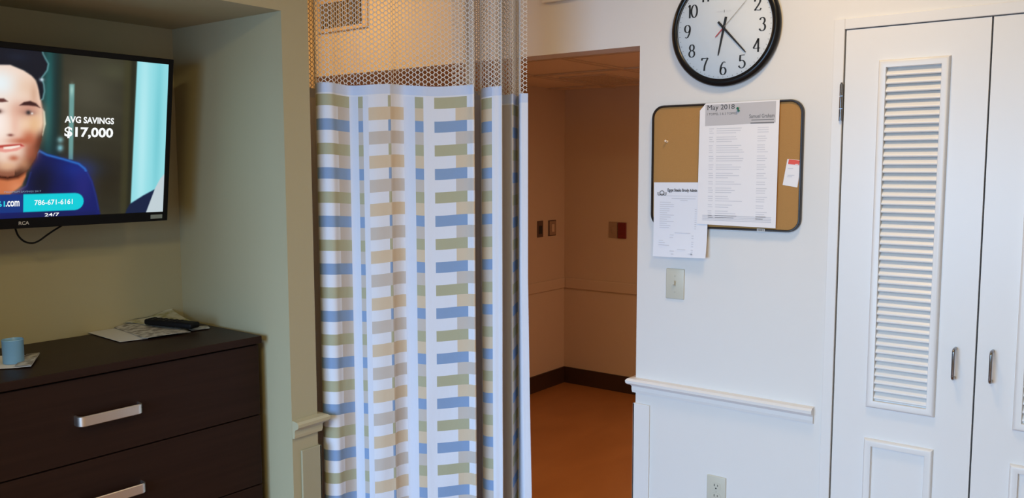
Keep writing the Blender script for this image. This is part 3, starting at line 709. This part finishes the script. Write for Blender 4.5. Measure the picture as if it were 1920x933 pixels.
MB().box(XW-0.0207, XW-0.0204, CY-0.0008, CY+0.0008, CZ+0.053, CZ+0.062).obj('maker_mark', M['black_ink'], ck)
def hand(name, deg, lf, lb, wdh, d, m_, taper=0.6):
    th = math.radians(deg); dx = np.array([math.sin(th), math.cos(th)]); n = np.array([dx[1], -dx[0]])
    pts = []
    for l, w_ in ((-lb, wdh), (0, wdh), (lf*0.9, wdh*taper), (lf, wdh*taper*0.5)): pts.append((l, w_/2))
    out = [dx*l+n*w_ for l, w_ in pts]+[dx*l-n*w_ for l, w_ in pts[::-1]]
    return MB().prism([wpt(CY-p[0], CZ+p[1], d) for p in out], (-0.0012, 0, 0)).obj(name, m_, ck)
hand('hour_hand', 191.5, 0.096, 0.038, 0.0088, 0.0220, M['hand'])
hand('minute_hand', 137.5, 0.1225, 0.030, 0.0078, 0.0240, M['hand'])
hand('second_hand', 44, 0.118, 0.0, 0.0015, 0.0262, M['grey_hand'], 0.8)
hand('second_hand', 224, 0.042, 0.0, 0.0030, 0.0262, M['red_hand'], 1.0)['label'] = 'red tail of the second hand'
MB().lathe([(0, 0.0288), (0.004, 0.0288), (0.005, 0.0280), (0.005, 0.020)], wpt(CY, CZ), AX, 16).obj('hub', M['hand'], ck, True)
MB().lathe([(0, 0.0305), (CR-0.0262, 0.0275), (CR-0.0262, 0.0265), (0, 0.0295)], wpt(CY, CZ), AX, 64).obj('glass', M['glass'], ck, True)

# cork board
BY0, BY1, BZ0, BZ1 = 0.965, 1.528, 1.355, 1.803
cb = thing('cork_board', (XW, (BY0+BY1)/2, (BZ0+BZ1)/2), 'cork notice board with rounded black frame below the wall clock', 'notice board')
def rrect(y0, y1, z0, z1, r, n=8):
    out = []
    for cy, cz, a in ((y1-r, z1-r, 0), (y0+r, z1-r, 90), (y0+r, z0+r, 180), (y1-r, z0+r, 270)):
        for k in range(n+1):
            th = math.radians(a+90*k/n); out.append((cy+r*math.cos(th), cz+r*math.sin(th)))
    return out
fo = rrect(BY0, BY1, BZ0, BZ1, 0.046); fi = rrect(BY0+0.008, BY1-0.008, BZ0+0.008, BZ1-0.008, 0.038)
b = MB(); n = len(fo); R_ = []
for pts, d in ((fo, 0.0), (fo, 0.016), ([((a[0]*0.75+c[0]*0.25), (a[1]*0.75+c[1]*0.25)) for a, c in zip(fo, fi)], 0.019), ([((a[0]*0.3+c[0]*0.7), (a[1]*0.3+c[1]*0.7)) for a, c in zip(fo, fi)], 0.019), (fi, 0.016), (fi, 0.0)):
    R_.append([b.bm.verts.new(wpt(y, z, d)) for y, z in pts])
for i in range(len(R_)):
    A, B = R_[i], R_[(i+1) % len(R_)]
    for k in range(n): b.bm.faces.new((A[k], A[(k+1) % n], B[(k+1) % n], B[k]))
b.obj('frame', M['board_frame'], cb, True)
MB().prism([wpt(y, z, 0.001) for y, z in fi], (-0.011, 0, 0)).obj('cork', M['cork'], cb)
lb = MB().box(XW-0.0197, XW-0.0188, 1.085, 1.113, BZ0+0.0, BZ0+0.0095).obj('label_plate', M['silver_label'], cb); lb['label'] = 'small silver label on the lower frame'
for k in range(5): MB().box(XW-0.0200, XW-0.0197, 1.089+k*0.0045, 1.0915+k*0.0045, BZ0+0.002, BZ0+0.0075).obj('label_print', M['slot'], lb)
def sheet(name, quad, d0, parent, m_, bulge=lambda s, t: 0.0, nx=10, ny=14, th=0.0006):
    """quad (y,z): top left, top right, bottom right, bottom left as seen from the room"""
    b = MB(); q = [np.array(p) for p in quad]; F = []; Bk = []
    for j in range(ny+1):
        t_ = j/ny; f = []; g = []
        for i in range(nx+1):
            s = i/nx; p = (q[0]*(1-s)+q[1]*s)*(1-t_)+(q[3]*(1-s)+q[2]*s)*t_; d = d0+bulge(s, t_)
            f.append(b.bm.verts.new(wpt(p[0], p[1], d+th))); g.append(b.bm.verts.new(wpt(p[0], p[1], d)))
        F.append(f); Bk.append(g)
    for j in range(ny):
        for i in range(nx):
            b.bm.faces.new((F[j][i], F[j][i+1], F[j+1][i+1], F[j+1][i])); b.bm.faces.new((Bk[j][i], Bk[j+1][i], Bk[j+1][i+1], Bk[j][i+1]))
    bd = [(0, i) for i in range(nx)]+[(j, nx) for j in range(ny)]+[(ny, i) for i in range(nx, 0, -1)]+[(j, 0) for j in range(ny, 0, -1)]
    for k in range(len(bd)):
        (a, c), (e, f) = bd[k], bd[(k+1) % len(bd)]
        b.bm.faces.new((F[a][c], Bk[a][c], Bk[e][f], F[e][f]))
    return b.obj(name, m_, parent, True)
def bars(b, y0, y1, z, h, d):
    b.poly([wpt(y0, z-h/2, d), wpt(y1, z-h/2, d), wpt(y1, z+h/2, d), wpt(y0, z+h/2, d)])
# large monthly schedule: cut upper left corner
D1 = 0.0225
ms = thing('schedule_sheet', (XW-D1, 1.19, 1.585), 'large white sheet headed May 2018 pinned over the middle of the cork board', 'paper')
pts = [(1.311, 1.802), (1.044, 1.803), (1.046, 1.368), (1.336, 1.372), (1.333, 1.778)]
b = MB(); b.prism([wpt(y, z, D1) for y, z in pts], (-0.0006, 0, 0)); b.obj('page', M['paper'], ms)
DP = D1+0.0009
b = MB(); b.poly([wpt(y, z, DP) for y, z in ((1.312, 1.797), (1.056, 1.799), (1.056, 1.727), (1.312, 1.722))]); b.obj('header_band', M['paper_grey'], ms)
text('heading', 'May 2018', M['black_ink'], ms, wpt(1.304, 1.773, DP), WX, WZ, 0.101, 0.0225, off=0.0003)
text('subheading', '1 TOPPEL 2 & 3 TOPPEL', M['grey_ink'], ms, wpt(1.305, 1.7595, DP), WX, WZ, 0.112, 0.0080, off=0.0003, bold=0.012)
text('name_line', 'Samuel Graham', M['grey_ink'], ms, wpt(1.149, 1.7445, DP), WX, WZ, 0.089, 0.0135, off=0.0003, bold=0.02)
b = MB(); bars(b, 1.141, 1.062, 1.738, 0.003, DP+0.0002); bars(b, 1.144, 1.061, 1.7275, 0.0045, DP+0.0002); b.obj('small_lettering', M['grey_ink'], ms)
rr = random.Random(5); z = 1.712; b = MB()
while z > 1.420:
    n_ = rr.choice((2, 3, 3, 4))
    bars(b, 1.296, 1.296-rr.uniform(0.014, 0.020), z, 0.0026, DP)
    for k in range(n_):
        L_ = rr.uniform(0.045, 0.105)
        bars(b, 1.268, 1.268-L_, z, 0.0022, DP)
        bars(b, 1.118, 1.118-rr.uniform(0.025, 0.040), z, 0.0022, DP)
        if k: bars(b, 1.295, 1.295-rr.uniform(0.012, 0.020), z, 0.0022, DP)
        z -= 0.0078
    z -= 0.0065
b.obj('schedule_lettering', M['pale_ink'], ms)
b = MB()
for k in range(4): bars(b, 1.316, 1.062, 1.404-k*0.0055, 0.0030, DP)
b.obj('footer_lettering', M['pale_ink'], ms)
MB().box(XW-DP-0.0001, XW-DP+0.0001, 1.2745, 1.277, 1.415, 1.720).obj('column_rule', M['paper'], ms)
# letter sheet hanging below the board's left corner
D2 = 0.0195
ls = thing('menu_sheet', (XW-D2, 1.41, 1.38), 'white letter sheet with a dark heading hanging off the lower left board corner', 'paper')
def cb_(s, t_): return 0.0004+0.012*max(0, t_-0.45)**2*4*(0.4+0.6*s)
sheet('page', [(1.514, 1.520), (1.298, 1.522), (1.296, 1.249), (1.512, 1.243)], D2-0.0008, ls, M['paper_blue'], cb_)
DQ = D2+0.0010
text('heading', 'Egypt Steaks Brody Admin', mat('dark_grey_ink', (0.11, 0.11, 0.12), 0.7), ls, wpt(1.457, 1.4835, DQ), WX, WZ, 0.118, 0.0150, bold=0.035)
b = MB()
for sgn in (1, -1):
    stroke(b, [(sgn*x, y) for x, y in [(.0165, .004)]+[(.012+.0045*math.cos(a), -.003-.0045*math.sin(a)) for a in np.linspace(0.2, 3.2, 10)]], 0.004, 0.0025, lambda p: wpt(1.480-p[0], 1.480+p[1], DQ))
stroke(b, arc2(0, 0.001, 0.0085, 0.0085, 0, 360, 20), 0.004, 0.003, lambda p: wpt(1.480-p[0], 1.480+p[1], DQ))
stroke(b, arc2(0, -0.001, 0.0035, 0.004, 180, 360, 10), 0.003, 0.002, lambda p: wpt(1.480-p[0], 1.480+p[1], DQ))
b.obj('emblem', M['grey_ink'], ls)
def dz(z):  # follows the curl of the page
    t_ = (1.521-z)/0.275; return D2-0.0008+cb_(1.0, t_)+0.0012
b = MB(); bars(b, 1.462, 1.340, 1.4715, 0.0012, DQ); bars(b, 1.440, 1.345, 1.4625, 0.0022, DQ); bars(b, 1.405, 1.376, 1.4555, 0.0022, DQ)
rr = random.Random(9)
for k in range(13):
    z = 1.447-k*0.0078; bars(b, 1.488, 1.488-rr.choice((0.03, 0.04, 0.058, 0.045)), z, 0.0022, dz(z))
    if k > 2: bars(b, 1.347, 1.340, z, 0.0022, dz(z))
for z, y0, y1 in ((1.336, 1.425, 1.362), (1.327, 1.444, 1.428), (1.318, 1.444, 1.430), (1.305, 1.488, 1.470), (1.297, 1.488, 1.462), (1.288, 1.488, 1.445), (1.275, 1.41, 1.378), (1.268, 1.440, 1.424), (1.261, 1.366, 1.35), (1.257, 1.434, 1.424)):
    bars(b, y0, y1, z, 0.0022, dz(z)); 
    if z < 1.33: bars(b, 1.356, 1.348, z, 0.0022, dz(z))
b.obj('row_lettering', M['pale_ink'], ls)
# small tilted card
cdq = [(1.0155, 1.604), (0.9675, 1.599), (0.979, 1.508), (1.0295, 1.516)]
sc_ = thing('small_card', (XW-0.0125, 0.998, 1.556), 'small tilted white card with a red strip near the right edge of the board', 'card')
sheet('card_face', cdq, 0.0122, sc_, M['paper'], nx=4, ny=4)
b = MB(); b.poly([wpt(y, z, 0.0135) for y, z in ((1.0105, 1.6025), (0.9735, 1.5985), (0.9755, 1.583), (1.0125, 1.587))]); b.obj('red_strip', M['red_print'], sc_)
b = MB(); bars(b, 0.988, 0.978, 1.5855, 0.0022, 0.0138); b.obj('strip_lettering', M['paper'], sc_)
b = MB(); bars(b, 1.013, 0.995, 1.572, 0.002, 0.0135); b.obj('lettering', M['pale_ink'], sc_)
b = MB(); bars(b, 1.013, 0.990, 1.549, 0.002, 0.0135); bars(b, 1.015, 0.998, 1.544, 0.002, 0.0135); b.obj('lettering', M['pale_ink'], sc_)
# pins
def pin(y, z, d, m_, label, tilt=0.0):
    t_ = thing('push_pin', wpt(y, z, d), label, 'push pin')
    ax = Vector((-1, 0, 0.55*tilt+0.15)).normalized(); c = wpt(y, z, d)
    MB().lathe([(0, 0.0), (0.0042, 0.0), (0.0046, 0.0015), (0.0026, 0.003), (0.0022, 0.009), (0.0040, 0.0115), (0.0046, 0.013), (0.0040, 0.0150), (0, 0.0155)], c, ax, 16).obj('pin_head', m_, t_, True)
    MB().tube([c+ax*0.0005, c-ax*0.008], 0.0006, 6).obj('pin_point', M['chrome'], t_)
pin(1.188, 1.771, D1+0.0006, M['green_pin'], 'green push pin holding the May 2018 sheet', 1.2)
pin(1.466, 1.671, 0.012, M['clear_pin'], 'pale clear push pin alone on the bare upper left cork')

# light switch by the doorway
sw = thing('light_switch', (XW, 1.429, 1.143), 'ivory toggle light switch on the white wall below the cork board', 'light switch')
MB().box(XW-0.006, XW, 1.392, 1.466, 1.086, 1.200, 0.003, 3).obj('cover_plate', M['ivory'], sw, True)
MB().box(XW-0.0064, XW-0.0055, 1.424, 1.434, 1.131, 1.155).obj('toggle_slot', M['ivory_dark'], sw)
b = MB(); b.prism([(XW-0.006, 1.4255, 1.136), (XW-0.006, 1.4325, 1.136), (XW-0.006, 1.4325, 1.150), (XW-0.006, 1.4255, 1.150)], (-0.012, 0, 0.006)); b.obj('toggle', M['ivory'], sw)
for zz_ in (1.113, 1.173): MB().lathe([(0, 0.0075), (0.002, 0.0072), (0.003, 0.006), (0.003, 0.005)], wpt(1.429, zz_), AX, 12).obj('screw', M['ivory_dark'], sw)
# outlet
ol = thing('power_outlet', (XW, 1.2485, 0.385), 'ivory double power outlet low on the white wall', 'power outlet')
MB().box(XW-0.006, XW, 1.2115, 1.2855, 0.328, 0.443, 0.003, 3).obj('cover_plate', M['ivory'], ol, True)
for zc in (0.4045, 0.3655):
    rc = MB(); rc.prism([wpt(y, z, 0.0055) for y, z in rrect(1.2485-0.017, 1.2485+0.017, zc-0.0145, zc+0.0145, 0.009, 6)], (-0.0017, 0, 0)); ro = rc.obj('receptacle', M['ivory'], ol)
    b = MB(); b.box(XW-0.0076, XW-0.0071, 1.2535, 1.2560, zc+0.000, zc+0.009); b.box(XW-0.0076, XW-0.0071, 1.2410, 1.2432, zc+0.001, zc+0.008)
    b.lathe([(0, 0.0076), (0.0028, 0.0076), (0.0028, 0.0071)], wpt(1.2485, zc-0.007), AX, 14); b.obj('slots', M['slot'], ro)
MB().lathe([(0, 0.0078), (0.002, 0.0075), (0.003, 0.0065), (0.003, 0.005)], wpt(1.2485, 0.385), AX, 12).obj('screw', M['ivory_dark'], ol)
# return-air grille on the header
vt = thing('vent_grille', (XW, 3.222, 2.33), 'metal air vent grille on the wall seen through the curtain netting', 'vent')
VY0, VY1, VZ0, VZ1 = 3.045, 3.398, 2.240, 2.405
b = MB(); fwd = 0.034
b.box(XW-0.010, XW, VY0, VY0+fwd, VZ0, VZ1, 0.002); b.box(XW-0.010, XW, VY1-fwd*0.45, VY1, VZ0, VZ1, 0.002)
b.box(XW-0.010, XW, VY0+fwd, VY1-fwd*0.45, VZ0, VZ0+0.018, 0.001); b.box(XW-0.010, XW, VY0+fwd, VY1-fwd*0.45, VZ1-0.026, VZ1, 0.001); b.obj('frame', M['vent'], vt)
MB().box(XW-0.0012, XW-0.0002, VY0+0.01, VY1-0.01, VZ0+0.01, VZ1-0.01).obj('duct', M['vent_dark'], vt)
b = MB()
y = VY0+fwd+0.004
while y < VY1-fwd*0.45-0.002:
    b.box(XW-0.008, XW-0.0015, y, y+0.0016, VZ0+0.016, VZ1-0.024); y += 0.0150
b.obj('fins', M['vent'], vt)
b = MB()
for zz_ in (2.32,): b.lathe([(0, 0.0108), (0.0025, 0.0105), (0.003, 0.010)], wpt(VY0+0.014, zz_), AX, 10)
b.obj('screw', M['vent_dark'], vt)
# flat panel high on the wall above the opening
pn = MB().box(XW-0.016, XW, 1.862, 2.030, 2.233, 2.38, 0.003).obj('wall_panel', M['white_trim'])
tag(pn, 'pale flat panel high above the doorway, cut off by the photo top edge', 'wall panel')

# ------------------------------------------------------------------ hall fittings
p = thing('light_switch', (4.872, YH, 1.147), 'dark hall switch plate with a black centre nearest the curtain edge', 'light switch')
MB().box(4.838, 4.906, YH-0.006, YH, 1.089, 1.204, 0.002).obj('cover_plate', M['plate_dark'], p)
MB().box(4.855, 4.889, YH-0.010, YH-0.005, 1.112, 1.170, 0.002).obj('rocker', M['slot'], p)
p = thing('light_switch', (5.02, YH, 1.147), 'brown hall switch plate with dark outline near the hall corner', 'light switch')
MB().box(4.973, 5.066, YH-0.006, YH, 1.090, 1.201, 0.002).obj('back_plate', M['plate_dark'], p)
MB().box(4.982, 5.058, YH-0.010, YH-0.005, 1.096, 1.195, 0.002).obj('cover_plate', M['plate_beige'], p)
MB().box(5.006, 5.034, YH-0.014, YH-0.009, 1.118, 1.172, 0.002).obj('rocker', M['cream'], p)
p = thing('light_switch', (XH, 3.03, 1.14), 'beige hall switch plate beside the dark red plate', 'light switch')
MB().box(XH-0.006, XH, 2.997, 3.063, 1.085, 1.196, 0.002).obj('cover_plate', M['plate_beige'], p)
MB().box(XH-0.010, XH-0.005, 3.021, 3.040, 1.118, 1.164, 0.002).obj('rocker', M['plate_beige'], p)
p = thing('wall_plate', (XH, 2.957, 1.14), 'dark red wall plate on the hall end wall near the doorway edge', 'wall plate')
MB().box(XH-0.012, XH, 2.924, 2.990, 1.083, 1.194, 0.003).obj('cover_plate', M['plate_red'], p)
MB().box(XH-0.015, XH-0.011, 2.940, 2.974, 1.108, 1.168, 0.002).obj('rocker', M['plate_red'], p)
p = thing('ceiling_vent', (4.67, 2.81, 2.122), 'square vent set in the hall ceiling', 'vent')
b = MB(); b.box(4.41, 4.93, 2.64, 2.665, 2.114, 2.1215); b.box(4.41, 4.93, 2.945, 2.97, 2.114, 2.1215); b.box(4.41, 4.435, 2.665, 2.945, 2.114, 2.1215); b.box(4.905, 4.93, 2.665, 2.945, 2.114, 2.1215); b.obj('frame', M['tbar'], p)
b = MB()
for k in range(8): b.box(4.435, 4.905, 2.672+k*0.034, 2.690+k*0.034, 2.116, 2.1205)
b.obj('slats', M['tbar'], p)

# ------------------------------------------------------------------ things on the chest
ZT = DZ
def flat_page(name, quad, m_, parent, hf, nx=12, ny=10, th=0.0008):
    b = MB(); q = [np.array(p_) for p_ in quad]; F = []; Bk = []
    for j in range(ny+1):
        f = []; g = []
        for i in range(nx+1):
            s, t_ = i/nx, j/ny; p_ = ((q[0]*(1-s)+q[1]*s)*(1-t_)+(q[3]*(1-s)+q[2]*s)*t_)*1.0149; p_[1] = min(p_[1], 2.797); h = ZT+0.0006+hf(s, t_)
            f.append(b.bm.verts.new((p_[0], p_[1], h+th))); g.append(b.bm.verts.new((p_[0], p_[1], h)))
        F.append(f); Bk.append(g)
    for j in range(ny):
        for i in range(nx):
            b.bm.faces.new((F[j][i], F[j][i+1], F[j+1][i+1], F[j+1][i])); b.bm.faces.new((Bk[j][i], Bk[j+1][i], Bk[j+1][i+1], Bk[j][i+1]))
    bd = [(0, i) for i in range(nx)]+[(j, nx) for j in range(ny)]+[(ny, i) for i in range(nx, 0, -1)]+[(j, 0) for j in range(ny, 0, -1)]
    for k in range(len(bd)):
        (a, c), (e, f) = bd[k], bd[(k+1) % len(bd)]; b.bm.faces.new((F[a][c], Bk[a][c], Bk[e][f], F[e][f]))
    return b.obj(name, m_, parent, True)
npz = thing('newspaper', (1.52, 2.63, ZT), 'crumpled open newspaper lying on the right end of the dark chest', 'newspaper')
flat_page('page', [(1.362, 2.768), (1.345, 2.527), (1.425, 2.505), (1.470, 2.768)], M['news_plain'], npz, lambda s, t_: 0.002+0.003*math.sin(3*s)*t_)
flat_page('page', [(1.450, 2.770), (1.410, 2.503), (1.555, 2.478), (1.600, 2.730)], M['news_print'], npz, lambda s, t_: 0.006+0.008*math.sin(math.pi*min(1, t_*1.1))*(0.5+0.5*math.sin(5*s+2*t_))*(1-s*0.6))['label'] = 'printed inner page'
flat_page('page', [(1.480, 2.772), (1.520, 2.670), (1.640, 2.610), (1.664, 2.768)], M['news_colour'], npz, lambda s, t_: 0.015+0.024*(1-s)*t_+0.003*math.sin(9*t_+4*s))['label'] = 'raised page with a yellowish picture'
flat_page('page', [(1.600, 2.575), (1.578, 2.508), (1.640, 2.500), (1.664, 2.548)], M['news_print'], npz, lambda s, t_: 0.003)
rc = thing('remote_control', (1.61, 2.62, ZT+0.02), 'black remote control lying on the newspaper on the chest', 'remote control')
pa, pb = Vector((1.546, 2.712, ZT+0.0275)), Vector((1.610, 2.533, ZT+0.0215)); d = (pb-pa).normalized(); sd_ = Vector((-d.y, d.x, 0)).normalized(); nu = d.cross(sd_); L = (pb-pa).length
if nu.z < 0: nu = -nu
def rbox(u0, u1, v0, v1, w0, w1, bev):
    g = MB(); g.box(u0, u1, v0, v1, w0, w1, bev, 3); mm = Matrix((d, sd_, nu)).transposed().to_4x4(); mm.translation = pa; g.bm.transform(mm); return g
rbox(0.0, L, -0.024, 0.024, -0.010, 0.010, 0.007).obj('case', M['black'], rc, True)
for i in range(6):
    for j in range(3): rbox(0.012+i*0.022, 0.022+i*0.022, -0.016+j*0.0125, -0.008+j*0.0125, 0.008, 0.0115, 0.0015).obj('button', mat('dark_rubber', (0.012, 0.012, 0.014), 0.7, spec=0.1) if (i, j) == (0, 0) else bpy.data.materials['dark_rubber'], rc)
nk = thing('folded_napkin', (1.02, 2.5, ZT), 'folded printed paper napkin under the blue cup at the left of the chest', 'napkin')
flat_page('sheet', [(1.000, 2.655), (0.900, 2.500), (1.028, 2.398), (1.109, 2.528)], M['paper'], nk, lambda s, t_: 0.002+0.006*max(0, t_-0.75)*4*(0.4+0.6*(1-s)))
flat_page('printed_edge', [(1.084, 2.553), (0.998, 2.426), (1.0275, 2.3985), (1.1085, 2.5275)], M['news_print'], nk, lambda s, t_: 0.0065+0.004*t_*(1-s))
cu = thing('paper_cup', (1.036, 2.522, ZT+0.006), 'small light blue cup standing on the napkin on the chest', 'cup')
MB().lathe([(0, 0.0), (0.0255, 0.0), (0.0265, 0.002), (0.0270, 0.062), (0.0278, 0.064), (0.0268, 0.066), (0.0255, 0.064), (0.0250, 0.004), (0, 0.003)], (1.036, 2.522, ZT+0.0045), (0, 0, 1), 40).obj('cup_body', M['cup'], cu, True)
